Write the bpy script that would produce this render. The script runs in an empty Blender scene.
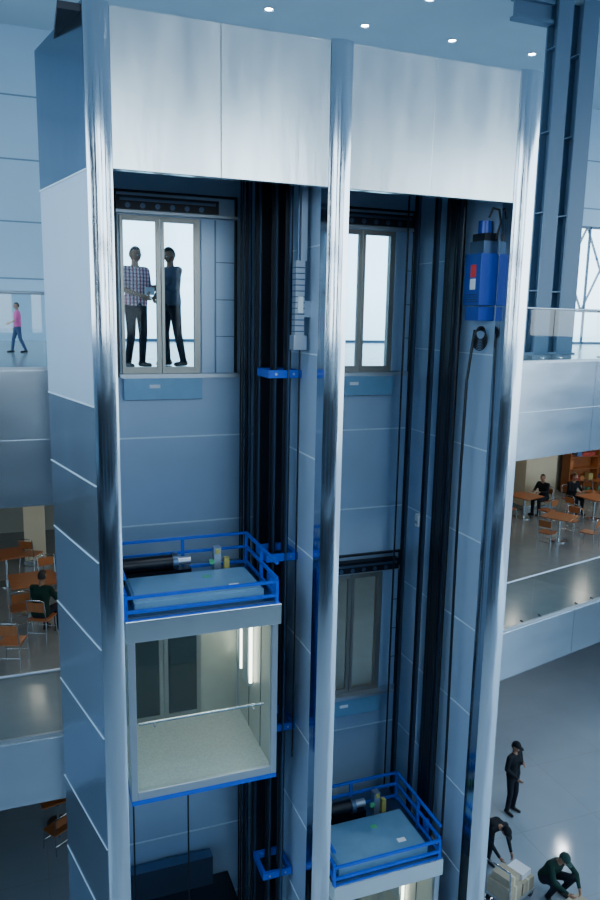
import bpy, math, random
from mathutils import Vector, Matrix
random.seed(4)
S = bpy.context.scene

# ------------------------------------------------------------ materials
def nt(m):
    m.use_nodes = True
    return m.node_tree.nodes, m.node_tree.links
def mat(name, col, rough=0.5, metal=0.0, noise=0.0, nscale=6.0, bump=0.0, stretch=(1,1,1), spec=0.5, emis=None, es=0.0, rvar=0.0):
    m = bpy.data.materials.new(name)
    n, l = nt(m)
    b = n['Principled BSDF']
    b.inputs['Base Color'].default_value = (*col, 1)
    b.inputs['Roughness'].default_value = rough
    b.inputs['Metallic'].default_value = metal
    b.inputs['Specular IOR Level'].default_value = spec
    if emis:
        b.inputs['Emission Color'].default_value = (*emis, 1)
        b.inputs['Emission Strength'].default_value = es
    tc = n.new('ShaderNodeTexCoord'); mp = n.new('ShaderNodeMapping')
    mp.inputs['Scale'].default_value = stretch
    nz = n.new('ShaderNodeTexNoise'); nz.inputs['Scale'].default_value = nscale
    nz.inputs['Detail'].default_value = 5
    l.new(tc.outputs['Object'], mp.inputs['Vector']); l.new(mp.outputs[0], nz.inputs['Vector'])
    if noise > 0:
        mx = n.new('ShaderNodeMix'); mx.data_type = 'RGBA'
        mx.inputs[6].default_value = (*[max(0, c*(1-noise)) for c in col], 1)
        mx.inputs[7].default_value = (*[min(1, c*(1+noise)) for c in col], 1)
        l.new(nz.outputs['Fac'], mx.inputs[0]); l.new(mx.outputs[2], b.inputs['Base Color'])
    if rvar > 0:
        mr = n.new('ShaderNodeMapRange'); mr.inputs[3].default_value = max(0.02, rough-rvar); mr.inputs[4].default_value = rough+rvar
        l.new(nz.outputs['Fac'], mr.inputs[0]); l.new(mr.outputs[0], b.inputs['Roughness'])
    if bump > 0:
        bp = n.new('ShaderNodeBump'); bp.inputs['Strength'].default_value = bump; bp.inputs['Distance'].default_value = 0.02
        l.new(nz.outputs['Fac'], bp.inputs['Height']); l.new(bp.outputs[0], b.inputs['Normal'])
    return m
def glass(name, tint=(0.9,0.96,1), refl=0.03, graz=.35, rough=0.02):
    m = bpy.data.materials.new(name); n, l = nt(m)
    n.remove(n['Principled BSDF']); o = n['Material Output']
    t = n.new('ShaderNodeBsdfTransparent'); t.inputs[0].default_value = (*tint, 1)
    g = n.new('ShaderNodeBsdfGlossy'); g.inputs['Roughness'].default_value = rough
    lw = n.new('ShaderNodeLayerWeight'); lw.inputs[0].default_value = .5
    p = n.new('ShaderNodeMath'); p.operation='POWER'; p.inputs[1].default_value = 4
    a = n.new('ShaderNodeMath'); a.operation = 'MULTIPLY_ADD'; a.inputs[1].default_value = graz; a.inputs[2].default_value = refl; a.use_clamp = True
    x = n.new('ShaderNodeMixShader')
    l.new(lw.outputs['Facing'], p.inputs[0]); l.new(p.outputs[0], a.inputs[0]); l.new(a.outputs[0], x.inputs[0])
    l.new(t.outputs[0], x.inputs[1]); l.new(g.outputs[0], x.inputs[2]); l.new(x.outputs[0], o.inputs[0])
    return m
def plaid(name):
    m = bpy.data.materials.new(name); n, l = nt(m); b = n['Principled BSDF']; b.inputs['Roughness'].default_value = .8
    tc = n.new('ShaderNodeTexCoord')
    w1 = n.new('ShaderNodeTexWave'); w1.inputs['Scale'].default_value = 6; w1.bands_direction = 'X'
    w2 = n.new('ShaderNodeTexWave'); w2.inputs['Scale'].default_value = 6; w2.bands_direction = 'Z'
    mx = n.new('ShaderNodeMix'); mx.data_type = 'RGBA'; mx.blend_type = 'MULTIPLY'; mx.inputs[0].default_value = .8
    r1 = n.new('ShaderNodeValToRGB'); r1.color_ramp.elements[0].color = (.50,.08,.12,1); r1.color_ramp.elements[1].color = (.98,.82,.86,1)
    r2 = n.new('ShaderNodeValToRGB'); r2.color_ramp.elements[0].color = (.40,.30,.42,1); r2.color_ramp.elements[1].color = (1,.95,.95,1)
    l.new(tc.outputs['Object'], w1.inputs[0]); l.new(tc.outputs['Object'], w2.inputs[0])
    l.new(w1.outputs[1], r1.inputs[0]); l.new(w2.outputs[1], r2.inputs[0])
    l.new(r1.outputs[0], mx.inputs[6]); l.new(r2.outputs[0], mx.inputs[7]); l.new(mx.outputs[2], b.inputs['Base Color'])
    return m

M = {}
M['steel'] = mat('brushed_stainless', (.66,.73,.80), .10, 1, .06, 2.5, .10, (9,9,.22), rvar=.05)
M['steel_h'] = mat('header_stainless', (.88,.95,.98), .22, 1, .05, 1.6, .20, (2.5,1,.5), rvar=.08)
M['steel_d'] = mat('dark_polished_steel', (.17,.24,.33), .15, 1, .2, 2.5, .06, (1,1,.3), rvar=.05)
M['steel_m'] = mat('reflection_toned_steel', (.26,.35,.46), .25, .8, .3, 1.2, .06, (1,1,.6), rvar=.05)  # polished steel, its tone partly standing in for a dark reflection
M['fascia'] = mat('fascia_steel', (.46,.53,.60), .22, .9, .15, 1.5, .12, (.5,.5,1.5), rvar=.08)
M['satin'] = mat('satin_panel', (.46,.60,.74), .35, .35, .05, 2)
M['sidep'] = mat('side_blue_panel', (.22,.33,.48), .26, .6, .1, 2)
M['shaft'] = mat('shaft_panel', (.39,.54,.72), .32, .25, .08, 1.5)
M['seam'] = mat('seam_strip', (.72,.86,.96), .4, .2)
M['shaftd'] = mat('shaft_dark', (.010,.015,.028), .5, .3)
M['black'] = mat('rail_black', (.003,.005,.011), .35, .2)
M['rail'] = mat('rail_steel', (.09,.14,.23), .3, .8)
M['alu'] = mat('aluminium_grey', (.44,.50,.57), .35, .8)
M['doorfr'] = mat('door_frame_steel', (.30,.30,.28), .35, .8)
M['blue'] = mat('blue_paint', (.005,.085,.58), .35, .1, .15, 8)
M['bluel'] = mat('light_blue_pan', (.17,.35,.53), .35, .3, .15, 5)
M['navy'] = mat('navy_casing', (.003,.04,.32), .3, .1)
M['red'] = mat('red_label', (.80,.02,.02), .5)
M['white'] = mat('white_label', (.8,.85,.9), .5)
M['yellow'] = mat('yellow_part', (.5,.45,.12), .5)
M['green'] = mat('green_part', (.08,.45,.2), .5)
M['glass'] = glass('clear_glass', (.86,.94,.97), .04)
M['bglass'] = glass('balustrade_glass', (.78,.90,.94), .08, .5)
M['dglass'] = glass('door_glass', (.84,.95,1), .008, .2)
M['kglass'] = glass('smoked_glass', (.36,.44,.36), .04)
M['terrazzo'] = mat('car_terrazzo', (.36,.39,.37), .3, 0, .35, 45)
M['carin'] = mat('car_inner_panel', (.36,.37,.32), .35, .3, .1, 4)
M['tube'] = mat('lamp_tube', (1,1,.9), .5, emis=(1,.95,.72), es=9)
M['lamp'] = mat('ceiling_lamp_glow', (1,1,1), .5, emis=(.85,.95,1), es=50)
M['wlamp'] = mat('warm_lamp_glow', (1,1,1), .5, emis=(1,.8,.5), es=10)
M['floor'] = mat('ground_stone', (.27,.32,.37), .12, 0, .12, .8, rvar=.05)
M['gfloor'] = mat('gallery_stone', (.26,.28,.28), .2, 0, .12, 3, rvar=.05)
M['ceil'] = mat('ceiling_paint', (.42,.55,.64), .8, 0, .06, 1)
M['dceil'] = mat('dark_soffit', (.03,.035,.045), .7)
M['wall'] = mat('wall_panel', (.34,.53,.70), .5, .05, .05, 1)
M['walls'] = mat('wall_panel_gap', (.12,.22,.34), .6)
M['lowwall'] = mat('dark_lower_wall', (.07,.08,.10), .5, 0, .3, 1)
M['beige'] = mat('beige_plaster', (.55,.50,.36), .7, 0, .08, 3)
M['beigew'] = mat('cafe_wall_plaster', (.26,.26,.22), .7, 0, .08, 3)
M['colblue'] = mat('column_paint', (.08,.15,.24), .45, .1)
M['wood'] = mat('table_wood', (.36,.12,.035), .35, 0, .3, 5, stretch=(1,8,1))
M['chrome'] = mat('chair_metal', (.55,.58,.6), .25, 1)
M['card'] = mat('cardboard', (.36,.30,.21), .85, 0, .15, 12)
M['skin'] = mat('skin', (.42,.22,.14), .55)
M['skind'] = mat('skin_tan', (.30,.15,.09), .55)
M['hair'] = mat('hair_black', (.010,.009,.009), .5)
M['eye'] = mat('eye_white', (.8,.8,.78), .3)
M['lip'] = mat('lips', (.30,.10,.08), .5)
M['plaid'] = plaid('plaid_shirt')
M['trouser'] = mat('dark_trousers', (.012,.014,.022), .85, spec=.2)
M['dshirt'] = mat('charcoal_shirt', (.06,.075,.11), .85, 0, .2, 9, spec=.2)
M['bshirt'] = mat('black_jacket', (.008,.010,.014), .8, 0, .2, 9, spec=.2)
M['gshirt'] = mat('dark_green_jacket', (.006,.028,.022), .8, 0, .2, 9, spec=.2)
M['pink'] = mat('pink_shirt', (.85,.12,.36), .8)
M['jeans'] = mat('jeans', (.04,.07,.16), .85)
M['shoe'] = mat('shoe_leather', (.012,.012,.012), .4)
M['capg'] = mat('cap_green', (.006,.035,.03), .8)
M['paper'] = mat('paper', (.7,.72,.75), .7)
for i, c in enumerate([(.5,.2,.06),(.5,.4,.15),(.10,.18,.4),(.5,.08,.06),(.55,.5,.4),(.08,.25,.14)]):
    M['prod%d'%i] = mat('product_colour_%d'%i, c, .5)

# ------------------------------------------------------------ mesh builder
def frame(d):
    d = Vector(d).normalized()
    a = Vector((0,0,1)) if abs(d.z) < .95 else Vector((1,0,0))
    x = d.cross(a).normalized(); y = d.cross(x).normalized()
    return x, y, d
class MB:
    def __init__(s): s.v=[]; s.f=[]; s.m=[]; s.sm=[]; s.mats=[]
    def mi(s, k):
        if k not in s.mats: s.mats.append(k)
        return s.mats.index(k)
    def add(s, vs, fs, k, smooth=False):
        o = len(s.v); s.v += [Vector(p) for p in vs]; i = s.mi(k)
        for f in fs: s.f.append([o+q for q in f]); s.m.append(i); s.sm.append(smooth)
        return s
    def box(s, x0,x1,y0,y1,z0,z1,k, R=None, c=None):
        vs = [Vector(p) for p in [(x0,y0,z0),(x1,y0,z0),(x1,y1,z0),(x0,y1,z0),(x0,y0,z1),(x1,y0,z1),(x1,y1,z1),(x0,y1,z1)]]
        if R is not None:
            c = Vector(c); vs = [R @ p + c for p in vs]
        return s.add(vs, [(0,3,2,1),(4,5,6,7),(0,1,5,4),(1,2,6,5),(2,3,7,6),(3,0,4,7)], k)
    def bar(s, p0, p1, w, h, k):
        p0=Vector(p0); p1=Vector(p1); d=(p1-p0)
        x,y,_=frame(d)
        vs=[]
        for p in (p0,p1):
            for a,b in ((-1,-1),(1,-1),(1,1),(-1,1)): vs.append(p+x*a*w/2+y*b*h/2)
        return s.add(vs,[(0,3,2,1),(4,5,6,7),(0,1,5,4),(1,2,6,5),(2,3,7,6),(3,0,4,7)],k)
    def tube(s, p0, p1, r0, k, r1=None, n=10, caps=True):
        if r1 is None: r1=r0
        p0=Vector(p0); p1=Vector(p1); x,y,_=frame(p1-p0); vs=[]
        for p,r in ((p0,r0),(p1,r1)):
            for i in range(n):
                a=2*math.pi*i/n; vs.append(p+x*math.cos(a)*r+y*math.sin(a)*r)
        s.add(vs,[(i,(i+1)%n,n+(i+1)%n,n+i) for i in range(n)],k,True)
        if caps:
            s.add(vs[:n],[tuple(range(n))[::-1]],k); s.add(vs[n:],[tuple(range(n))],k)
        return s
    def path(s, pts, r, k, n=8):
        for a,b in zip(pts[:-1],pts[1:]): s.tube(a,b,r,k,n=n)
        for p in pts[1:-1]: s.ball(p,(r,r,r),k,seg=n,rings=5)
        return s
    def ball(s, c, rad, k, R=None, seg=16, rings=10, fn=None, keep=None, smooth=True):
        c=Vector(c); vs=[]; un=[]
        for j in range(rings+1):
            t=math.pi*j/rings
            for i in range(seg):
                a=2*math.pi*i/seg
                u=Vector((math.sin(t)*math.cos(a),math.sin(t)*math.sin(a),math.cos(t)))
                un.append(u); p=fn(u) if fn else u
                p=Vector((p[0]*rad[0],p[1]*rad[1],p[2]*rad[2]))
                if R is not None: p=R@p
                vs.append(c+p)
        fs=[]
        for j in range(rings):
            for i in range(seg):
                q=(j*seg+i,(j+1)*seg+i,(j+1)*seg+(i+1)%seg,j*seg+(i+1)%seg)
                if keep and not keep(sum((un[z] for z in q),Vector())/4): continue
                fs.append(q)
        return s.add(vs,fs,k,smooth)
    def caps(s, a, b, ra, rb, k):
        a=Vector(a); b=Vector(b)
        if (b-a).length>1e-5: s.tube(a,b,ra,k,rb,n=14)
        s.ball(a,(ra,)*3,k,seg=14,rings=9); s.ball(b,(rb,)*3,k,seg=14,rings=9)
        return s
    def prism(s, poly, z0, z1, k, ktop=None, kbot=None, smooth=False):
        n=len(poly); lo=[(x,y,z0) for x,y in poly]; hi=[(x,y,z1) for x,y in poly]
        s.add(lo+hi,[(i,(i+1)%n,n+(i+1)%n,n+i) for i in range(n)],k,smooth)
        s.add(hi,[tuple(range(n))],ktop or k); s.add(lo,[tuple(range(n))[::-1]],kbot or k)
        return s
    def obj(s, name, parent=None, bevel=0, shift=True):
        me=bpy.data.meshes.new(name)
        o=Vector((0,0,0))
        if shift and s.v:
            xs=[p.x for p in s.v]; ys=[p.y for p in s.v]; zs=[p.z for p in s.v]
            o=Vector(((min(xs)+max(xs))/2,(min(ys)+max(ys))/2,min(zs)))
        me.from_pydata([tuple(p-o) for p in s.v],[],s.f)
        for k in s.mats: me.materials.append(M[k])
        me.polygons.foreach_set('material_index',s.m); me.polygons.foreach_set('use_smooth',s.sm)
        me.update()
        ob=bpy.data.objects.new(name,me); S.collection.objects.link(ob); ob.location=o
        if parent: ob.parent=parent; ob.matrix_parent_inverse=parent.matrix_world.inverted()
        if bevel:
            b=ob.modifiers.new('bev','BEVEL'); b.width=bevel; b.segments=2; b.limit_method='ANGLE'
        return ob
def empty(name, loc=(0,0,0)):
    e=bpy.data.objects.new(name,None); S.collection.objects.link(e); e.location=loc
    bpy.context.view_layer.update(); return e

# ------------------------------------------------------------ camera
f=735.0
dX=Vector((1990,-95,735)).normalized()
dZ=-Vector((-77,4070,735)).normalized()
dZ=(dZ-dX*dZ.dot(dX)).normalized()
dY=Vector((-278,-138,735)); dY=(dY-dX*dY.dot(dX)-dZ*dY.dot(dZ)).normalized()
mw=Matrix(((dX.x,-dX.y,-dX.z,0),(dY.x,-dY.y,-dY.z,0),(dZ.x,-dZ.y,-dZ.z,0),(0,0,0,1)))
cd=bpy.data.cameras.new('camera'); cam=bpy.data.objects.new('camera',cd); S.collection.objects.link(cam)
cam.matrix_world=mw; cd.sensor_fit='VERTICAL'; cd.sensor_height=36; cd.sensor_width=24; cd.lens=f/900*36
cd.clip_end=300; S.camera=cam

# ------------------------------------------------------------ levels
G=-11.3; L1=-6.25; L2=-0.78; CE=7.3; YB=22.0
edge=[(-13.98,10.68),(5.4,10.68),(6.2,11.02),(25.98,16.0)]
poly=edge+[(25.98,YB-.02),(-13.98,YB-.02)]
MB().box(-14,26,-16,YB+.3,G-.3,G,'floor').obj('floor')
b=MB()
for i in range(-7,14): b.box(i*2-.006,i*2+.006,-16,YB,G,G+.002,'gfloor')
for i in range(-8,12): b.box(-14,26,i*2-.006,i*2+.006,G,G+.002,'gfloor')
b.obj('floor_joint_strips')
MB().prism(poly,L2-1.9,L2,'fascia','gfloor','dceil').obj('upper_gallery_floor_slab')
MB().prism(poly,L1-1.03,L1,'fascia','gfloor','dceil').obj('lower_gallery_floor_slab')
MB().box(-14,26,-16,YB+.3,CE,CE+.3,'ceil').obj('ceiling')

def along(p,q,a,bb):
    p=Vector((*p,0)); q=Vector((*q,0)); d=(q-p); L=d.length; d/=L
    return p+d*a, p+d*bb, d, Vector((d.y,-d.x,0))
def fascia(name,segs,rows,w):
    b=MB()
    for p,q in segs:
        L=(Vector(q)-Vector(p)).length; n=max(1,round(L/w))
        for i in range(n):
            A,B,d,nn=along(p,q,L*i/n+.006,L*(i+1)/n-.006)
            for z0,z1 in rows:
                vs=[]
                for pt in (A,B):
                    for o in (0.0,.03):
                        for z in (z0+.006,z1-.006): vs.append((pt.x+nn.x*o,pt.y+nn.y*o,z))
                b.add(vs,[(0,1,3,2),(4,6,7,5),(0,4,5,1),(2,3,7,6),(1,5,7,3),(0,2,6,4)],'fascia')
    return b.obj(name)
segL=[((-13.98,10.68),(.62,10.68))]; segR=[((6.2,11.02),(25.98,16.0))]
fascia('trim_1',segL+segR,[(L2-.95,L2),(L2-1.9,L2-.95)],2.4)
fascia('trim_2',segL+segR,[(L1-1.03,L1)],2.4)

def balustrade(name,segs,z):
    e=empty(name,(segs[0][0][0],segs[0][0][1],z))
    g=MB(); r=MB()
    for p,q in segs:
        L=(Vector(q)-Vector(p)).length; n=max(1,round(L/1.9))
        for i in range(n):
            A,B,d,nn=along(p,q,L*i/n+.01,L*(i+1)/n-.01)
            A=A-nn*.06; B=B-nn*.06
            A.z=B.z=z
            vs=[A,B,B+Vector((0,0,1.02)),A+Vector((0,0,1.02))]
            g.add(vs,[(0,1,2,3)],'bglass')
            for t in (.15,.85):
                c=A.lerp(B,t); r.tube(c+nn*.03+Vector((0,0,.08)),c-nn*.04+Vector((0,0,.08)),.02,'chrome')
        A,B,d,nn=along(p,q,0,L); A=A-nn*.067; B=B-nn*.067; A.z=B.z=z+1.035
        r.tube(A,B,.022,'alu')
        A.z=B.z=z+.02; r.bar(A,B,.05,.04,'alu')
    g.obj('glass_panes',e); r.obj('handrail_and_clamps',e)
balustrade('glass_balustrade',segL,L2); balustrade('glass_balustrade',segR,L2)
balustrade('glass_balustrade',segL,L1); balustrade('glass_balustrade',segR,L1)

# ------------------------------------------------------------ walls
b=MB()
wins=[(1.2,13.2,L2,4.2),(17.8,26,L2,3.4)]
b.box(-14,26,YB,YB+.3,G,L2,'wall')
b.box(-14,26,YB,YB+.3,4.2,CE,'wall')
b.box(-14,1.2,YB,YB+.3,L2,4.2,'wall'); b.box(13.2,17.8,YB,YB+.3,L2,4.2,'wall')
b.box(17.8,26,YB,YB+.3,3.4,4.2,'wall')
for z in [5.6,4.0,2.4,.9]:
    b.box(-14,1.1,YB-.012,YB,z-.02,z+.02,'walls')
    b.box(13.3,17.7 if z<3.5 else 26,YB-.012,YB,z-.02,z+.02,'walls')
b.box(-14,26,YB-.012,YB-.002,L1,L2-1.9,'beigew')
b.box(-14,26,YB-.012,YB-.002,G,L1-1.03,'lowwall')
b.obj('wall_back')
def sidewall(name,x0,x1,y0):
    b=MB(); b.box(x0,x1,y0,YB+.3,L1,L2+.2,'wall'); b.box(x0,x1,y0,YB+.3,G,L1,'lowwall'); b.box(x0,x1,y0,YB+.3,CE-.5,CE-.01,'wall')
    y=y0
    while y<YB: b.box(x0+.05,x1-.05,y,y+.12,L2+.2,CE-.5,'colblue'); y+=3.0
    b.box(x0+.1,x1-.1,y0,YB+.3,3,3.1,'colblue'); b.obj(name)
sidewall('wall_left',-14.3,-14,-16); sidewall('wall_right',26,26.3,4)  # unseen left wall left open above to let light onto the side cladding
b=MB(); b.box(-14,26,-16.3,-16,G,L2,'lowwall')  # unseen wall, added to darken the lower levels and their reflections
for x0,x1 in ((-14,-9),(-6.5,-2.5),(5.5,7.2),(13.2,16.5),(24,26)): b.box(x0,x1,-16.3,-16,L2,CE,'lowwall')  # invented dark bays for the pillar steel to reflect
b.box(-14,26,-16.3,-16,2.6,3.0,'colblue')
b.obj('reflection_wall_front')
for wi,(x0,x1,z0,z1) in enumerate(wins):
    e=empty('window_%d'%(wi+1),((x0+x1)/2,YB+.1,z0)); b=MB()
    b.box(x0,x1,YB+.04,YB+.12,z0,z0+.08,'colblue'); b.box(x0,x1,YB+.04,YB+.12,z1-.08,z1,'colblue')
    x=x0+.03; st=4.0 if wi==0 else 1.46
    while x<x1:
        b.box(x-.03,x+.03,YB+.04,YB+.12,z0,z1,'colblue'); x+=st
    if wi==1:
        b.box(x0,x1,YB+.05,YB+.11,z0+1.15,z0+1.2,'colblue'); x=x0
        while x<x1:
            b.bar((x,YB+.2,z0+1.2),(x+1.46,YB+.2,z1),.06,.06,'colblue'); b.bar((x,YB+.2,z1),(x+1.46,YB+.2,z0+1.2),.06,.06,'colblue'); x+=1.46
    b.obj('frame',e); MB().box(x0,x1,YB+.075,YB+.085,z0,z1,'glass').obj('pane',e)

def icol(name,x,y,z0,z1,w=.42):
    b=MB()
    b.box(x-w/2,x+w/2,y-w/2,y-w/2+.05,z0,z1,'colblue'); b.box(x-w/2,x+w/2,y+w/2-.05,y+w/2,z0,z1,'colblue')
    b.box(x-.03,x+.03,y-w/2+.05,y+w/2-.05,z0,z1,'colblue')
    b.box(x-w/2-.05,x+w/2+.05,y-w/2-.05,y+w/2+.05,z0,z0+.04,'colblue')
    z=z0+1.5
    while z<z1-.5:
        b.box(x-w/2+.01,x+w/2-.01,y-w/2+.05,y+w/2-.05,z,z+.03,'colblue'); z+=1.8
    b.obj(name,bevel=.004)
icol('steel_column',11.75,15.0,L2,CE,.40); icol('steel_column',12.6,15.2,L2,CE,.46)
MB().box(10.5,11.5,14.9,15.15,6.6,6.68,'colblue').box(10.5,11.5,14.9,15.15,7.0,7.08,'colblue').box(10.5,11.5,15.0,15.04,6.68,7.0,'colblue').obj('ceiling_beam')

def sqcol(name,x,y,w,z0,z1,k='beige'):
    b=MB(); b.box(x-w/2,x+w/2,y-w/2,y+w/2,z0,z1,k); b.box(x-w/2-.02,x+w/2+.02,y-w/2-.02,y+w/2+.02,z0,z0+.15,'chrome'); b.obj(name,bevel=.01)
sqcol('square_column',.05,19,.5,L1,L2-1.9); sqcol('square_column',16.1,20.4,1.25,L1,L2-1.9)
sqcol('square_column',9,19.0,.5,G,L1-1.03,'colblue')

# ------------------------------------------------------------ elevator tower
T=empty('elevator_shaft_tower',(3.3,9.3,G))
b=MB()
def pillar(b,x0,x1,bul=.03):
    n=14; pts=[]
    for i in range(n+1):
        t=i/n; x=x0+(x1-x0)*t; u=2*t-1
        pts.append((x,8.0+bul*(u*u)))
    lo=[(x,y,G) for x,y in pts]; hi=[(x,y,3.0) for x,y in pts]; m=n+1
    b.add(lo+hi,[(i,i+1,m+i+1,m+i) for i in range(n)],'steel',True)
    b.prism([(x0,8.0+bul),(x1,8.0+bul),(x1,8.25),(x0,8.25)],G,3.0,'steel')
    b.add([(x,y,3.0) for x,y in pts],[tuple(range(m))],'steel')
for x0,x1 in ((.676,.927),(3.30,3.56),(5.79,6.10)): pillar(b,x0,x1)
b.obj('front_pillars',T)
b=MB()
for x0,x1 in ((.927,2.06),(2.06,3.30),(3.56,4.62),(4.62,5.79)):
    b.box(x0+.002,x1-.002,8.04,8.14,1.45,2.98,'steel_h')
b.obj('header_panels',T,bevel=.006)
P0=Vector((.676,8.04,0)); P1=Vector((.27,9.75,0)); sd=(P1-P0).normalized()
b=MB()
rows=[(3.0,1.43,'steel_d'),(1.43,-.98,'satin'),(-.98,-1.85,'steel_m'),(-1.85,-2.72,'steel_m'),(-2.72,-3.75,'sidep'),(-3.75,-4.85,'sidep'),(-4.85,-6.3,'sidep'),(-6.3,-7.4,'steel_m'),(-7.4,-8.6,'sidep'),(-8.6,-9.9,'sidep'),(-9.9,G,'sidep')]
Ls=(P1-P0).length
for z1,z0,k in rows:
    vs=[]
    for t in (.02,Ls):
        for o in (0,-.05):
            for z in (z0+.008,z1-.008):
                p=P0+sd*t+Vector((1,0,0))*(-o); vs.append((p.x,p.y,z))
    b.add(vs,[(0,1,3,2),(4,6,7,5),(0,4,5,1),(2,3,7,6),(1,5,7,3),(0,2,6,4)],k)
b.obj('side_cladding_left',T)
b=MB()
for z1,z0,k in rows[:-1]:
    a=P0+sd*.02; c=P1; b.bar((a.x,a.y,z0),(c.x,c.y,z0),.02,.014,'seam')
b.box(.30,.45,9.72,10.66,G,3.0,'steel_d'); b.box(.45,.927,10.55,10.66,G,3.0,'shaftd')
b.box(.86,.927,8.25,10.55,G,3.0,'shaft')
b.obj('side_seams_and_return',T)
b=MB()
seams=[.85-1.3*i for i in range(10)]
def wallrows(b,x0,x1,y0,y1,face):
    zs=[2.9]+seams+[G]
    for a,c in zip(zs[:-1],zs[1:]): b.box(x0,x1,y0,y1,c+.006,a-.006,'shaft')
    for z in seams:
        b.box(face-.008,face+.004,y0,y1,z-.008,z+.008,'seam')
wallrows(b,3.36,3.50,8.25,9.35,3.36); wallrows(b,5.85,6.02,8.25,10.55,5.85)
b.box(3.40,3.48,9.35,10.55,G,2.9,'shaftd')
b.box(.45,6.02,8.1,10.66,2.9,2.97,'shaftd')  # unseen roof lid, added to keep the shaft dark
b.obj('inner_side_walls',T)
doors=[(1.28,2.38,L2-.04,L2+2.1),(4.35,5.45,L2-.04,L2+2.1),(1.28,2.38,L1,L1+2.1),(4.35,5.45,L1,L1+2.1)]
b=MB()
for bx0,bx1,d0,d1 in ((.927,3.40,1.28,2.38),(3.48,5.85,4.35,5.45)):
    for x0,x1 in ((bx0,d0),(d1,bx1)): b.box(x0,x1,10.56,10.66,G,2.9,'shaft')
    zz=[(G,L1),(L1+2.1,L2-.04),(L2+2.1,2.9)]
    for z0,z1 in zz: b.box(d0,d1,10.56,10.66,z0,z1,'shaft')
    for i in range(11):
        z=-.45-1.3*i+1.3*2
        blocked=[(L2-.45,L2+2.4),(L1-.4,L1+2.4)]
        if z<2.8 and z>G and not any(p<z<q for p,q in blocked): b.box(bx0,bx1,10.545,10.56,z-.01,z+.01,'seam')
    for x in (bx0+.03,bx1-.03): b.box(x-.01,x+.01,10.54,10.56,G,2.9,'seam')
b.obj('back_wall_panels',T)

def landing_door(i,x0,x1,z0,z1,upper):
    e=empty('door_%d'%i,((x0+x1)/2,10.5,z0)); b=MB(); g=MB()
    y0,y1=10.48,10.54
    X1=x1+.55 if x0<3 else x1+.36
    b.box(x0-.05,X1,10.44,10.53,z1+.02,z1+.06,'alu'); b.box(x0-.05,x1+.25,10.38,10.52,z1+.06,z1+.24,'black')
    for k in range(6): b.tube((x0+.1+k*.2,10.37,z1+.11),(x0+.1+k*.2,10.36,z1+.11),.035,'rail',n=12)
    b.box(x0,x1+.2,10.35,10.38,z1+.17,z1+.20,'rail')
    b.box(X1-.03,X1,10.5,10.56,z0-.05,z1+.3,'black'); b.box(x0-.07,x0-.03,10.5,10.56,z0-.05,z1+.3,'black')
    b.box(x0-.07,X1,10.5,10.56,z1+.3,z1+.33,'black')
    b.box(x1+.03,X1-.04,10.52,10.56,z0,z1,'shaft')
    for k in range(1,4): b.box(x1+.24,X1-.04,10.51,10.525,z0+k*.52,z0+k*.52+.012,'rail')
    b.box(x1+.22,x1+.24,10.505,10.525,z0,z1,'rail')
    b.box(x0-.05,X1,10.36,10.56,z0-.06,z0,'alu'); b.box(x0,x1,10.38,10.42,z0-.36,z0-.06,'bluel')
    b.box(x0+.35,x0+.50,10.375,10.38,z0-.2,z0-.15,'white')
    b.tube((x0+.02,10.40,z0-.36),(x1,10.40,z0-.36),.012,'alu')
    xm=(x0+x1)/2
    for a,c,fa,fc in ((x0,xm-.005,.045,.06),(xm+.005,x1,.045,.085)):
        b.box(a,a+fa,y0,y1,z0,z1,'doorfr'); b.box(c-fc,c,y0,y1,z0,z1,'doorfr')
        b.box(a+fa,c-fc,y0,y1,z0,z0+.09,'doorfr'); b.box(a+fa,c-fc,y0,y1,z1-.07,z1,'doorfr')
        g.box(a+fa,c-fc,10.505,10.515,z0+.09,z1-.07,'dglass')
    b.box(x0-.0,x0+.03,10.57,10.68,z0,z1,'doorfr'); b.box(x1-.03,x1,10.57,10.68,z0,z1,'doorfr'); 
    b.obj('frame_and_track',e,bevel=.003); g.obj('glass_leaves',e)
for i,d in enumerate(doors): landing_door(i+1,*d,i<2)

def rails(name,xs,cabs,brz,bx):
    e=empty(name,(xs[0][0],xs[0][1],G)); b=MB()
    for x,y in xs:
        b.box(x-.045,x+.045,y-.008,y+.008,G,2.85,'black'); b.box(x-.01,x+.01,y-.08,y-.008,G,2.85,'rail')
    b.obj('t_section_rails',e)
    b=MB()
    for x,y,r in cabs: b.tube((x,y,G),(x,y,2.85),r,'black',n=8)
    b.obj('suspension_cables',e)
    if brz:
        b=MB()
        for z in brz:
            x0,x1,y0,y1=bx
            b.box(x0,x1,y0,y0+.05,z-.05,z+.05,'blue'); b.box(x0,x1,y1-.05,y1,z-.05,z+.05,'blue')
            b.box(x1-.05,x1,y0+.05,y1-.05,z-.05,z+.05,'blue'); b.box(x0,x0+.05,y0+.05,y1-.05,z-.05,z+.05,'blue')
            for xx in (x0+.1,x1-.1): b.tube((xx,y0-.01,z),(xx,y0,z),.018,'alu',n=6)
        b.obj('rail_brackets',e)
    return e
e=rails('guide_rails',[(3.02,9.75),(3.10,9.3),(3.16,8.95),(2.98,10.1)],[(2.9,10.2,.012),(2.95,10.25,.012),(3.2,9.1,.01),(3.24,9.05,.01),(2.86,9.95,.014)],[-.72,-3.17,-5.66,-7.98],(2.90,3.34,8.9,9.4))
MB().box(3.08,3.30,9.85,10.15,G,2.85,'black').obj('counterweight_channel',e)
b=MB(); b.box(3.13,3.30,8.62,8.78,-.40,-.22,'alu'); b.box(3.15,3.27,8.64,8.76,-.22,.68,'alu'); 
for k in range(12): b.box(3.148,3.272,8.637,8.763,-.18+k*.07,-.165+k*.07,'rail')
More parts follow.
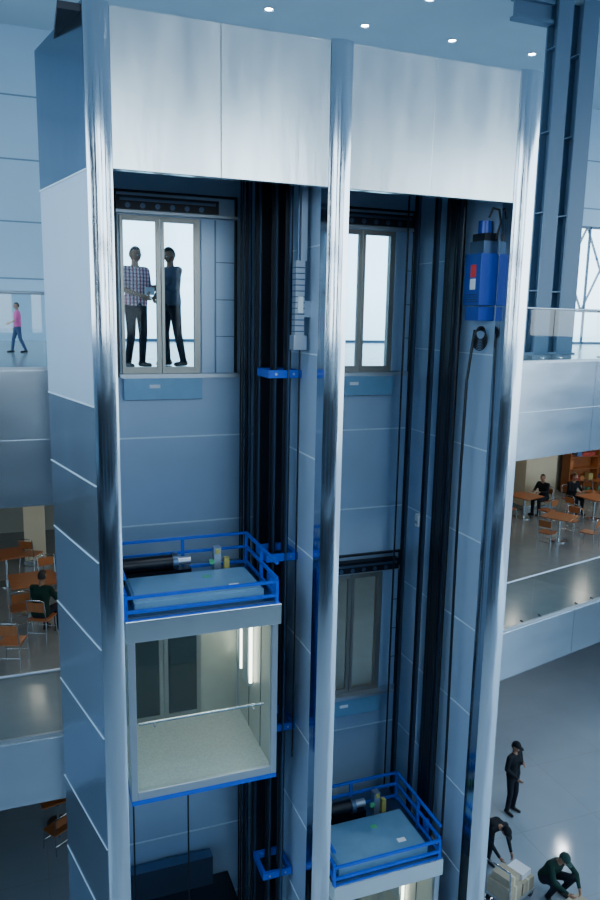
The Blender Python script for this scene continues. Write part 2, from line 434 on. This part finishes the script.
b.box(3.18,3.24,8.60,8.64,.05,.25,'white'); b.tube((3.2,8.7,.68),(3.2,8.7,2.85),.012,'rail'); b.tube((3.24,8.7,-.4),(3.24,8.7,-6),.012,'black')
b.box(3.22,3.30,8.66,8.80,.68,2.85,'alu'); b.box(3.26,3.36,8.66,8.76,.0,.2,'alu')
b.obj('limit_switch_unit',bevel=.003)
e=rails('guide_rails',[(5.62,9.55),(5.66,9.0),(5.52,9.95)],[(5.45,10.1,.014),(5.5,10.2,.012),(5.68,9.3,.012),(5.55,8.75,.016)],[],(0,0,0,0))
MB().box(5.68,5.84,9.15,9.4,G,2.85,'black').obj('counterweight_channel',e)
b=MB(); b.box(5.58,5.84,8.34,8.70,.20,.86,'navy'); b.box(5.62,5.84,8.36,8.68,.86,1.02,'rail'); b.box(5.64,5.84,8.38,8.66,1.02,1.12,'black')
b.tube((5.73,8.52,1.12),(5.73,8.52,1.28),.09,'navy',n=18); b.box(5.60,5.84,8.36,8.68,.0,.18,'navy')
b.box(5.572,5.58,8.44,8.56,.56,.72,'red'); b.box(5.572,5.58,8.44,8.56,.40,.54,'white')
for k in range(4): b.box(5.575,5.58,8.38,8.66,.24+k*.03,.25+k*.03,'black')
b.obj('elevator_drive_unit',bevel=.015)
b=MB()
for k in range(8):
    pts=[]; cx=5.68+.006*k; cz=-.16-.014*k; r=.085+.007*k
    for i in range(25):
        a=2*math.pi*i/24; pts.append((cx+math.cos(a)*r*.85,8.40+.010*k,cz+math.sin(a)*r))
    b.path(pts,.008,'black',n=6)
pts=[(5.62,8.45,-.12)]+[(5.58-.02*math.sin(i*.4),8.5,-.2-i*.6) for i in range(1,18)]; b.path(pts,.02,'black',n=6)
pts=[(5.78,8.33,1.05),(5.82,8.31,1.25),(5.78,8.30,1.40),(5.70,8.32,1.42),(5.66,8.34,1.3)]; b.path(pts,.014,'black',n=6)
b.obj('travelling_cable')
MB().box(5.74,5.85,9.9,10.0,-3.25,-3.05,'white').box(5.72,5.74,9.92,9.98,-3.2,-3.15,'alu').obj('wall_sensor',bevel=.01)

# ------------------------------------------------------------ elevator cars
def car(X0,X1,Y0,Y1,Z0,Z1):
    e=empty('elevator_car',((X0+X1)/2,(Y0+Y1)/2,Z0))
    b=MB()
    b.box(X0,X1,Y0,Y1,Z0,Z0+.06,'blue'); b.box(X0+.02,X1-.02,Y0+.02,Y1,Z0+.06,Z0+.12,'terrazzo')
    b.obj('car_floor',e)
    b=MB(); p=.08; zt=Z1-.27
    for x in (X0,X1-p):
        for y in (Y0,Y1-p): b.box(x,x+p,y,y+p,Z0+.06,zt,'alu')
    b.box(X0+p,X1-p,Y0,Y0+.05,Z0+.06,Z0+.17,'alu'); b.box(X0,X0+.05,Y0+p,Y1-p,Z0+.06,Z0+.15,'alu')
    b.box(X0-.03,X1+.03,Y0-.03,Y0+.05,zt,Z1,'steel_h'); b.box(X0-.03,X0+.05,Y0+.05,Y1,zt,Z1,'steel'); b.box(X1-.05,X1+.03,Y0+.05,Y1,zt,Z1,'steel'); b.box(X0+.05,X1-.05,Y1-.06,Y1,zt,Z1,'steel')
    b.obj('car_frame',e,bevel=.006)
    g=MB(); g.box(X0+p,X1-p,Y0+.02,Y0+.03,Z0+.17,zt,'glass'); g.box(X0+.02,X0+.03,Y0+p,Y1-p,Z0+.15,zt,'glass'); g.obj('car_glass',e)
    b=MB(); b.box(X1-.05,X1-.03,Y0+p,Y1-p,Z0+.12,zt,'carin')
    for y in (Y0+.55,Y0+1.1): b.box(X1-.056,X1-.05,y,y+.012,Z0+.12,zt,'black')
    b.box(X1-.10,X1-.05,Y1-.75,Y1-.45,Z0+.8,zt-.1,'alu')
    b.box(X0+.05,X1-.05,Y0+.05,Y1-.06,Z1-.16,Z1-.13,'white')
    b.box(X0+.07,X0+.15,Y1-.06,Y1-.03,Z0+.12,zt,'alu'); b.box(X0+1.25,X1-.07,Y1-.06,Y1-.03,Z0+.12,zt,'carin'); b.box(X0+.15,X0+1.25,Y1-.07,Y1-.03,zt-.12,zt,'alu')
    b.obj('car_lining',e)
    b=MB()
    for a in (X0+.15,X0+.70):
        c=a+.54; b.box(a,a+.06,Y1-.10,Y1-.07,Z0+.12,zt-.12,'doorfr'); b.box(c-.06,c,Y1-.10,Y1-.07,Z0+.12,zt-.12,'doorfr'); b.box(a+.06,c-.06,Y1-.10,Y1-.07,Z0+.12,Z0+.2,'doorfr'); b.box(a+.06,c-.06,Y1-.10,Y1-.07,zt-.18,zt-.12,'doorfr')
        b.box(a+.06,c-.06,Y1-.09,Y1-.08,Z0+.2,zt-.18,'kglass')
    b.obj('car_doors',e)
    b=MB()
    for y in (Y1-.85,Y1-.38): b.tube((X1-.09,y,Z0+.9),(X1-.09,y,zt-.08),.022,'tube',n=10)
    b.tube((X0+.4,Y0+.5,Z1-.17),(X1-.4,Y0+.5,Z1-.17),.02,'tube'); b.obj('light_tubes',e)
    b=MB(); z=Z0+1.0
    b.path([(X0+.12,Y0+.14,z),(X1-.14,Y0+.14,z)],.018,'chrome'); 
    for x in (X0+.3,X1-.3): b.tube((x,Y0+.14,z),(x,Y0+.03,z),.01,'chrome')
    b.obj('handrail',e)
    b=MB(); b.box(X0,X1,Y0+.02,Y1,Z1,Z1+.03,'rail'); b.box(X0+.10,X1-.16,Y0+.12,Y0+1.0,Z1+.03,Z1+.16,'bluel')
    b.box(X0+.13,X1-.19,Y0+.15,Y0+.97,Z1+.16,Z1+.175,'bluel')
    b.box(X1-.55,X1-.42,Y0+.3,Y0+.38,Z1+.176,Z1+.18,'white'); b.box(X1-.8,X1-.7,Y0+.7,Y0+.78,Z1+.176,Z1+.18,'green')
    b.obj('roof_deck',e,bevel=.01)
    b=MB(); zb=Z1+.10; zt2=Z1+.52
    c=[(X0-.02,Y0+.02),(X1-.02,Y0+.02),(X1-.02,Y1-.35),(X0-.02,Y1-.35)]
    for a,d in ((c[0],c[1]),(c[1],c[2]),(c[2],c[3]),(c[3],c[0])):
        for z in ((zb,zt2-.2,zt2) if (a,d)!=(c[0],c[1]) else (zb,zt2-.24)): b.bar((*a,z),(*d,z),.035,.035,'blue')
    for x,y in c+[((X0+X1)/2,Y1-.35),(X0-.02,(Y0+Y1)/2-.2),(X1-.02,(Y0+Y1)/2-.2)]: b.bar((x,y,Z1),(x,y,zt2+.0 if y>Y0+.1 else zt2-.22),.04,.04,'blue')
    b.bar((X0-.02,Y0+.02,Z1-.02),(X1+.02,Y0+.02,Z1-.02),.05,.05,'blue')
    b.obj('roof_guard_rails',e)
    b=MB(); ym=Y0+1.2
    b.tube((X0+.08,ym,Z1+.27),(X0+.75,ym,Z1+.27),.10,'black',n=18); b.tube((X0+.75,ym,Z1+.27),(X0+.82,ym,Z1+.27),.12,'rail',n=18); b.tube((X0+.82,ym,Z1+.27),(X0+1.0,ym,Z1+.27),.06,'alu',n=12)
    b.box(X0+.1,X0+1.0,ym-.08,ym+.08,Z1+.03,Z1+.17,'black')
    b.box(X1-.55,X1-.45,ym-.06,ym+.06,Z1+.03,Z1+.42,'alu'); b.box(X1-.53,X1-.47,ym-.08,ym-.06,Z1+.34,Z1+.40,'yellow'); b.box(X1-.40,X1-.33,ym-.05,ym+.03,Z1+.03,Z1+.26,'yellow'); b.box(X1-.62,X1-.55,ym-.08,ym-.04,Z1+.2,Z1+.26,'green')
    b.obj('door_operator_motor',e)
    b=MB(); b.box(X1+.04,X1+.12,Y0+.5,Y0+.62,Z0-.1,Z1+.2,'blue'); b.box(X1-.05,X1+.10,Y0+.45,Y0+.7,Z0-.06,Z0,'blue'); b.obj('side_yoke',e)
    ld=bpy.data.lights.new('car_light','AREA'); ld.shape='RECTANGLE'; ld.size=1.2; ld.size_y=1.0; ld.energy=20; ld.color=(1,.94,.74)
    lo=bpy.data.objects.new('car_light',ld); S.collection.objects.link(lo); lo.location=((X0+X1)/2,(Y0+Y1)/2,Z1-.22); lo.parent=e; lo.matrix_parent_inverse=e.matrix_world.inverted()
car(1.0,2.87,8.30,10.05,-5.97,-3.55)
car(3.78,5.48,8.30,10.05,-10.25,-7.88)
b=MB(); b.tube((1.15,9.4,G),(1.15,9.4,-6.0),.012,'black'); b.tube((1.9,9.3,G),(1.9,9.3,-6.0),.012,'black'); b.box(1.1,2.7,9.2,10.3,G,G+.5,'black'); b.box(1.5,1.8,9.4,9.7,G+.5,G+1.1,'alu')
b.box(1.0,2.8,9.0,10.5,-9.2,-9.1,'black'); b.box(1.2,2.5,10.3,10.5,-9.1,-8.6,'rail'); b.box(1.0,2.8,9.0,9.05,-9.35,-9.1,'rail')
b.obj('pit_buffer_assembly')

# ------------------------------------------------------------ furniture
def xf(pts,loc,yaw): 
    R=Matrix.Rotation(yaw,3,'Z'); return [R@Vector(p)+Vector(loc) for p in pts]
class LMB(MB):
    def place(s,loc,yaw):
        s.v=xf(s.v,loc,yaw); return s
def chair(loc,yaw):
    b=LMB()
    b.box(-.2,.2,-.2,.2,.435,.46,'wood')
    for x,y in ((-.18,-.18),(.18,-.18)): b.tube((x*1.1,y*1.1,0),(x,y,.44),.012,'chrome',n=8)
    for x in (-.18,.18):
        b.path([(x*1.1,.24,0),(x,.19,.44),(x,.25,.86)],.012,'chrome')
    b.path([(-.18,.25,.86),(-.09,.265,.88),(.09,.265,.88),(.18,.25,.86)],.012,'chrome')
    b.box(-.17,.17,.225,.245,.64,.82,'wood')
    b.tube((-.19,-.19,.2),(.19,-.19,.2),.008,'chrome',n=6); b.tube((-.19,.21,.2),(.19,.21,.2),.008,'chrome',n=6)
    b.place(loc,yaw).obj('dining_chair')
def table(loc,yaw=0,w=.8):
    b=LMB(); b.box(-w/2,w/2,-w/2,w/2,.72,.75,'wood'); b.tube((0,0,.03),(0,0,.72),.035,'chrome',n=14); b.tube((0,0,0),(0,0,.03),.24,'chrome',n=24); b.tube((0,0,.69),(0,0,.72),.15,'chrome',n=16)
    b.place(loc,yaw).obj('cafe_table',bevel=.004)
table((-.05,15.7,L1),.1,.9); chair((-.30,14.9,L1),math.pi+.1); chair((.30,16.6,L1),.2); chair((-.42,13.35,L1),math.pi*.9)
chair((-.05,18.4,L1),2.6); table((-.6,17.6,L1),.2,.8)
for x,y,r in ((14.9,19.0,.3),(17.0,18.2,.1),(14.3,16.6,.5),(16.8,15.9,.2),(19.2,20.0,.2)):
    table((x,y,L1),r,.85)
    c_,s_=math.cos(r),math.sin(r)
    chair((x-.85*c_,y-.85*s_,L1),math.pi/2+r); 
    if (x,y)!=(14.9,19.0): chair((x+.85*c_,y+.85*s_,L1),-math.pi/2+r)
    chair((x+.85*s_,y-.85*c_,L1),math.pi+r)
chair((.2,14.9,G),.6+math.pi); chair((.1,16.5,G),-.3); table((.25,15.7,G),.2,.8)

def shelf(loc,w=2.6,n=5,h=2.3):
    b=LMB()
    b.box(-w/2,w/2,.38,.42,0,h,'wood')
    for x in (-w/2,0,w/2-.04): b.box(x,x+.04,0,.38,0,h,'wood')
    for i in range(n+1):
        z=i*(h-.04)/n; b.box(-w/2,w/2,0,.38,z,z+.03,'wood')
        if i<n:
            x=-w/2+.08
            while x<w/2-.2:
                ww=random.uniform(.10,.28); hh=random.uniform(.10,.3)
                if not (-.02-ww<x<.06) and random.random()<.75: b.box(x,x+ww,.06,.3,z+.03,z+.03+hh,'prod%d'%random.randrange(6))
                x+=ww+.05
    b.tube((-w/2+.1,.05,h-.06),(w/2-.1,.05,h-.06),.015,'wlamp')
    b.place(loc,0).obj('shop_shelf')
shelf((19.9,21.3,L1)); shelf((22.8,21.3,L1))

# ------------------------------------------------------------ people
def person(name,loc,yaw=0,P={},top='dshirt',leg='trouser',skin='skin',sleeve='long',hf=(0,-1,0),hu=(0,0,1),cap=None,scale=1.0,prop=None,longhair=False,curl=.5):
    J=dict(pelvis=(0,0,.96),chest=(0,0,1.30),neck=(0,.01,1.49),head=(0,-.015,1.635),
      shL=(.185,0,1.42),shR=(-.185,0,1.42),elL=(.24,.03,1.14),elR=(-.24,.03,1.14),wrL=(.23,-.07,.90),wrR=(-.23,-.07,.90),
      hipL=(.09,0,.93),hipR=(-.09,0,.93),knL=(.10,-.03,.50),knR=(-.10,-.03,.50),anL=(.11,.02,.085),anR=(-.11,.02,.085),
      toeL=(.13,-.15,.04),toeR=(-.13,-.15,.04))
    J.update(P); J={k:Vector(v) for k,v in J.items()}
    prims=[]
    def c(a,b,ra,rb,k): prims.append((Vector(a),Vector(b),ra,rb,k))
    sx=(J['shL']-J['shR']).normalized(); hx=(J['hipL']-J['hipR']).normalized()
    up=(J['neck']-J['chest']).normalized()
    c(J['shL']-sx*.03,J['shR']+sx*.03,.062,.062,top)
    c(J['chest']+sx*.07,J['chest']-sx*.07,.118,.118,top)
    c(J['chest']+sx*.08+up*.08,J['chest']-sx*.08+up*.08,.095,.095,top)
    mid=J['chest'].lerp(J['pelvis'],.55)
    c(mid+sx*.055,mid-sx*.055,.112,.112,top)
    c(J['chest']+sx*.07,mid+sx*.05,.115,.11,top); c(J['chest']-sx*.07,mid-sx*.05,.115,.11,top)
    c(mid+sx*.05,J['pelvis']+hx*.07,.11,.118,top); c(mid-sx*.05,J['pelvis']-hx*.07,.11,.118,top)
    c(J['pelvis']+hx*.06-Vector((0,0,.06)),J['pelvis']-hx*.06-Vector((0,0,.06)),.11,.11,leg)
    c(J['neck']-up*.06,J['neck'].lerp(J['head'],.5),.058,.052,skin)
    for s in 'LR':
        sh,el,wr=J['sh'+s],J['el'+s],J['wr'+s]
        c(sh,el,.060,.046,top)
        if sleeve=='long': c(el,wr,.046,.034,top)
        else: c(el,wr,.040,.028,skin)
        hip,kn,an,toe=J['hip'+s],J['kn'+s],J['an'+s],J['toe'+s]
        c(hip,kn,.095,.066,leg); c(kn,an,.066,.050,leg)
        heel=an+(an-toe).normalized()*.045; heel.z=toe.z+.01 if abs(toe.z-.04)<.06 else heel.z
        c(heel,toe,.042,.036,'shoe'); c(an,heel,.045,.042,'shoe')
    tmp=MB()
    for a,b_,ra,rb,k in prims: tmp.caps(a,b_,ra,rb,'skin')
    to=tmp.obj('tmp',shift=False)
    r=to.modifiers.new('r','REMESH'); r.mode='VOXEL'; r.voxel_size=.017
    sm=to.modifiers.new('s','SMOOTH'); sm.iterations=4; sm.factor=.5
    dg=bpy.context.evaluated_depsgraph_get(); me=bpy.data.meshes.new_from_object(to.evaluated_get(dg))
    B=LMB(); vs=[v.co.copy() for v in me.vertices]; groups={}
    for p in me.polygons:
        q=p.center; best=1e9; bk=None
        for a,b_,ra,rb,k in prims:
            ab=b_-a; L=ab.length_squared; t=0 if L<1e-9 else max(0,min(1,(q-a).dot(ab)/L))
            dd=(q-(a+ab*t)).length-(ra+(rb-ra)*t)
            if dd<best: best=dd; bk=k
        groups.setdefault(bk,[]).append(tuple(p.vertices))
    o=len(B.v); B.v+=vs
    for k,fs in groups.items():
        i=B.mi(k)
        for f_ in fs: B.f.append([o+z for z in f_]); B.m.append(i); B.sm.append(True)
    bpy.data.objects.remove(to); bpy.data.meshes.remove(me)
    for s,sg in (('L',1),('R',-1)):
        el,wr=J['el'+s],J['wr'+s]; d=J.get('hd'+s); d=Vector(d).normalized() if d else (wr-el).normalized()
        inward=J.get('pn'+s); inward=Vector(inward) if inward else Vector((-sg,0,0))
        inward=(inward-d*inward.dot(d)).normalized(); lat=d.cross(inward).normalized()*sg
        if (lat.dot(Vector((0,-1,0)))<0) and 'pn'+s not in J: lat=-lat
        R=Matrix((lat,inward,d)).transposed()
        B.ball(wr+d*.045,(.040,.017,.055),skin,R=R,seg=12,rings=8); B.caps(wr-d*.03,wr+d*.02,.027,.026,skin)
        for i,(off,ln) in enumerate(((.030,.072),(.010,.080),(-.010,.075),(-.029,.058))):
            p0=wr+d*.082+lat*off; a1=curl*.5; 
            p1=p0+(d*math.cos(a1)+inward*math.sin(a1))*ln*.45; a2=curl*1.5
            p2=p1+(d*math.cos(a2)+inward*math.sin(a2))*ln*.32; a3=curl*2.3
            p3=p2+(d*math.cos(a3)+inward*math.sin(a3))*ln*.25
            B.tube(p0-d*.01,p1,.0095,skin,.0085,n=8); B.ball(p1,(.0088,)*3,skin,seg=8,rings=6); B.tube(p1,p2,.0085,skin,.0078,n=8); B.ball(p2,(.0079,)*3,skin,seg=8,rings=6); B.tube(p2,p3,.0078,skin,.0065,n=8); B.ball(p3,(.0066,)*3,skin,seg=8,rings=6)
        t0=wr+d*.025+lat*.028; t1=t0+(d*.7+lat*.6+inward*.2).normalized()*.038; t2=t1+(d*.9+lat*.15+inward*.35).normalized()*.03
        B.caps(t0,t1,.0125,.0105,skin); B.caps(t1,t2,.0105,.0085,skin)
    F=Vector(hf).normalized(); U=Vector(hu); U=(U-F*U.dot(F)).normalized(); X=F.cross(U).normalized()*-1
    R=Matrix((X,-F,U)).transposed(); H=J['head']
    def hfn(u):
        x,y,z=u
        if z<0:
            k_=(-z)**1.4; x*=1-.38*k_
            if y>0: y*=1-.45*k_
            else: y*=1-.12*k_
        if y<0: y*=.95
        return (x,y,z)
    B.ball(H,(.077,.098,.122),skin,R=R,seg=24,rings=18,fn=hfn)
    def hp(x,y,z): return H+R@Vector((x,y,z))
    B.add([hp(0,-.092,.018),hp(-.016,-.088,-.028),hp(.016,-.088,-.028),hp(0,-.122,-.022),hp(0,-.088,-.038)],[(0,1,3),(0,3,2),(1,4,3),(3,4,2)],skin,True)
    for s in (-1,1):
        B.ball(hp(s*.030,-.083,.008),(.014,.010,.009),'eye',R=R,seg=10,rings=6); B.ball(hp(s*.030,-.0915,.008),(.006,.004,.006),'hair',R=R,seg=8,rings=6)
        B.ball(hp(s*.030,-.089,.027),(.018,.006,.004),'hair',R=R,seg=8,rings=5)
        B.ball(hp(s*.077,.008,-.004),(.011,.020,.032),skin,R=R,seg=10,rings=8)
    B.ball(hp(0,-.086,-.060),(.024,.009,.007),'lip',R=R,seg=10,rings=6)
    B.ball(hp(0,.004,.012),(.083,.101,.118),'hair',R=R,seg=24,rings=16,keep=lambda u:(u.z>.45+.25*(-u.y)) or (u.y>.15 and u.z>-.45))
    if longhair: B.ball(hp(0,.05,-.07),(.085,.06,.14),'hair',R=R)
    if cap:
        B.ball(hp(0,.0,.035),(.088,.106,.105),cap,R=R,seg=24,rings=12,keep=lambda u:u.z>.05)
        B.ball(hp(0,-.105,.045),(.068,.072,.010),cap,R=R,seg=18,rings=6)
    if prop:
        for k,ctr,sz in prop:
            B.box(ctr[0]-sz[0]/2,ctr[0]+sz[0]/2,ctr[1]-sz[1]/2,ctr[1]+sz[1]/2,ctr[2]-sz[2]/2,ctr[2]+sz[2]/2,k)
    B.v=[p*scale for p in B.v]
    zmin=min(p.z for p in B.v); B.v=[p-Vector((0,0,zmin)) for p in B.v]
    B.place(loc,yaw); return B.obj(name)

person('man_in_plaid_shirt',(1.58,11.22,L2),.45,dict(elL=(.22,-.03,1.16),wrL=(.08,-.24,1.10),elR=(-.23,-.02,1.14),wrR=(-.06,-.25,1.05),pnL=(-1,0,.2),pnR=(1,0,.2),knR=(-.12,-.05,.5),anR=(-.15,.0,.085),toeR=(-.18,-.16,.04)),
   'plaid','trouser','skin','short',hf=(.15,-1,-.15),prop=[('paper',(.02,-.33,1.12),(.16,.01,.11))])
person('man_in_dark_shirt',(2.14,11.45,L2),-1.05,dict(elL=(.20,-.08,1.16),wrL=(.06,-.28,1.16),elR=(-.24,.0,1.14),wrR=(-.10,-.22,1.02),pnL=(-1,0,0),pnR=(1,0,0),anL=(.14,.12,.085),toeL=(.16,-.05,.04),knL=(.12,.03,.5)),
   'dshirt','trouser','skind','long',hf=(0,-1,-.35),scale=1.02)
person('child_in_pink',(-.09,15.5,L2),-1.4,dict(anL=(.10,.22,.10),knL=(.1,.05,.5),toeL=(.1,.06,.04),anR=(-.1,-.2,.085),knR=(-.1,-.14,.5),toeR=(-.1,-.36,.04),elL=(.24,-.08,1.15),wrL=(.2,-.28,1.05)),'pink','jeans','skin','short',scale=.55)
sit=dict(pelvis=(0,.05,.56),chest=(0,-.0,.90),neck=(0,-.04,1.09),head=(0,-.09,1.23),shL=(.18,-.02,1.02),shR=(-.18,-.02,1.02),elL=(.24,-.14,.78),elR=(-.24,-.14,.78),wrL=(.12,-.36,.80),wrR=(-.12,-.36,.80),
   hipL=(.09,.04,.55),hipR=(-.09,.04,.55),knL=(.12,-.38,.52),knR=(-.12,-.38,.52),anL=(.12,-.36,.085),anR=(-.12,-.36,.085),toeL=(.13,-.53,.04),toeR=(-.13,-.53,.04),pnL=(0,0,-1),pnR=(0,0,-1))
person('seated_diner',(.10,14.35,L1),math.pi-.5,sit,'gshirt','trouser','skind'); chair((.10,14.3,L1),math.pi-.5)
person('seated_diner',(15.85,19.3,L1),-math.pi/2+.3,sit,'bshirt','trouser','skind'); chair((15.9,19.32,L1),-math.pi/2+.3)
person('seated_diner',(16.9,19.15,L1),0,sit,'bshirt','trouser','skind'); chair((16.9,19.2,L1),0)
person('standing_man',(10.2,12.68,G),.3,dict(elL=(.25,-.02,1.16),wrL=(.10,-.18,1.26),pnL=(-1,0,0),elR=(-.24,.02,1.14),wrR=(-.12,-.2,.98),pnR=(1,0,0)),'bshirt','trouser','skind',hf=(.2,-1,-.4),cap='bshirt',scale=1.03)
bend=dict(pelvis=(0,.12,.90),chest=(0,-.16,1.12),neck=(0,-.36,1.16),head=(0,-.49,1.17),shL=(.18,-.30,1.13),shR=(-.18,-.30,1.13),elL=(.22,-.36,.84),elR=(-.22,-.34,.84),wrL=(.16,-.52,.66),wrR=(-.16,-.52,.66),
   hipL=(.09,.12,.88),hipR=(-.09,.12,.88),knL=(.11,.0,.48),knR=(-.11,.05,.48),anL=(.12,.06,.085),anR=(-.12,.16,.085),toeL=(.13,-.11,.04),toeR=(-.13,-.0,.04))
person('bending_man',(8.62,11.38,G),.15,bend,'bshirt','trouser','skind',hf=(0,-.6,-.8),hu=(0,-.8,.6),cap='bshirt')
sq=dict(pelvis=(0,.18,.32),chest=(0,.02,.62),neck=(0,-.10,.80),head=(0,-.19,.92),shL=(.18,-.06,.74),shR=(-.18,-.06,.74),elL=(.27,-.26,.56),elR=(-.27,-.26,.56),wrL=(.14,-.46,.46),wrR=(-.14,-.46,.46),
   hipL=(.10,.16,.31),hipR=(-.10,.16,.31),knL=(.20,-.26,.50),knR=(-.20,-.26,.50),anL=(.16,-.04,.085),anR=(-.16,-.04,.085),toeL=(.19,-.21,.04),toeR=(-.19,-.21,.04))
person('crouching_man',(9.44,10.26,G),.1,sq,'gshirt','trouser','skind',hf=(0,-.8,-.6),hu=(0,-.6,.8),cap='capg',scale=1.08)
b=LMB(); b.box(-.42,.42,-.3,.3,.16,.20,'alu')
for x in (-.36,.36):
    for y in (-.24,.24): b.tube((x,y-.02,.07),(x,y+.02,.07),.07,'black',n=16); b.box(x-.02,x+.02,y-.03,y+.03,.08,.16,'alu')
b.path([(-.42,-.27,.2),(-.47,-.27,.95),(-.47,.27,.95),(-.42,.27,.2)],.016,'chrome')
def cbox(b,x0,x1,y0,y1,z0,z1):
    b.box(x0,x1,y0,y1,z0,z1,'card'); xm=(x0+x1)/2; b.box(xm-.025,xm+.025,y0-.001,y1+.001,z0,z1+.002,'beige')
cbox(b,-.40,.0,-.26,.26,.2,.52); cbox(b,.03,.40,-.27,.24,.2,.46); cbox(b,-.36,-.02,-.2,.2,.525,.68)
b.box(.08,.38,-.2,.15,.465,.58,'paper')
b.place((8.58,10.50,G),.35).obj('hand_trolley_with_boxes')
b=LMB(); cbox(b,-.28,.28,-.2,.2,0,.32); b.box(-.3,-.28,-.2,.2,.3,.42,'card'); b.place((9.46,9.62,G),.2).obj('cardboard_box')

# ------------------------------------------------------------ lamps
def lamp_at(x,y,z,k='lamp'):
    b=MB(); b.tube((x,y,z-.01),(x,y,z-.012),.09,k,n=18); 
    b.tube((x,y,z),(x,y,z-.03),.13,'alu',.11,n=18,caps=False); return b.obj('ceiling_downlight')
def light(kind,name,loc,en,col,size=1,sy=None,rot=(0,0,0)):
    d=bpy.data.lights.new(name,kind); d.energy=en; d.color=col
    if kind=='AREA':
        d.size=size
        if sy: d.shape='RECTANGLE'; d.size_y=sy
    if kind=='POINT': d.shadow_soft_size=.12
    if kind=='SPOT': d.spot_size=1.5; d.shadow_soft_size=.1; d.spot_blend=.5
    o=bpy.data.objects.new(name,d); S.collection.objects.link(o); o.location=loc; o.rotation_euler=rot; return o
for x in [-1.75,.8,3.35,5.9,8.45,11,13.55,16.1,18.6]: lamp_at(x,18.4,CE)
for x in [1.5,4.05,6.6,9.15,11.7,14.25,16.8]: lamp_at(x,16.4,CE)
for x in [0,5,10,15]:
    for y in (5,-2): lamp_at(x,y,CE); light('SPOT','ceiling_spot_light',(x,y,CE-.05),1000,(.82,.93,1))
for x in (-1,3,9,15): light('SPOT','ceiling_spot_light',(x,17.4,CE-.05),800,(.78,.91,1))
for x,y in ((0,14.5),(0,18.5),(14,18),(18,19.5),(18,16.5),(5,13.5),(2,13)):
    lamp_at(x,y,L2-1.9,'wlamp'); light('POINT','gallery_lamp_light',(x,y,L2-2.15),55 if x>1 else 17,(1,.87,.70))
for x,y in ((11,14),(14,15),(13,18)):
    lamp_at(x,y,L1-1.03); light('POINT','ground_lamp_light',(x,y,L1-1.3),70,(.88,.94,1))

# unseen slabs and columns added behind the viewpoint for banded steel reflections
for z0,z1,nm in ((L2-1.9,L2,'reflection_slab_upper'),(L1-1.03,L1,'reflection_slab_lower')):
    MB().box(-13.95,25.95,-15.9,-9,z0,z1,'fascia').obj(nm)
b=MB()
for x in (-10,-5,0,5,10,15,20): 
    for z0,z1 in ((G,L1-1.04),(L1+.01,L2-1.91),(L2+.01,CE-.01)): b.box(x-.35,x+.35,-9.8,-9.1,z0,z1,'colblue')
b.obj('reflection_columns')

# ------------------------------------------------------------ world
w=bpy.data.worlds.new('world'); S.world=w; w.use_nodes=True; n=w.node_tree.nodes; l=w.node_tree.links
bg=n['Background']; tc=n.new('ShaderNodeTexCoord'); sp=n.new('ShaderNodeSeparateXYZ'); cr=n.new('ShaderNodeValToRGB'); mr=n.new('ShaderNodeMapRange')
mr.inputs[1].default_value=-1; mr.inputs[2].default_value=1
l.new(tc.outputs['Generated'],sp.inputs[0]); l.new(sp.outputs[2],mr.inputs[0]); l.new(mr.outputs[0],cr.inputs[0]); l.new(cr.outputs[0],bg.inputs[0])
e=cr.color_ramp.elements; e[0].position=.40; e[0].color=(.10,.15,.21,1); e[1].position=.52; e[1].color=(.74,.90,1,1)
q=e.new(.8); q.color=(.42,.71,1,1)
bg.inputs[1].default_value=6.0
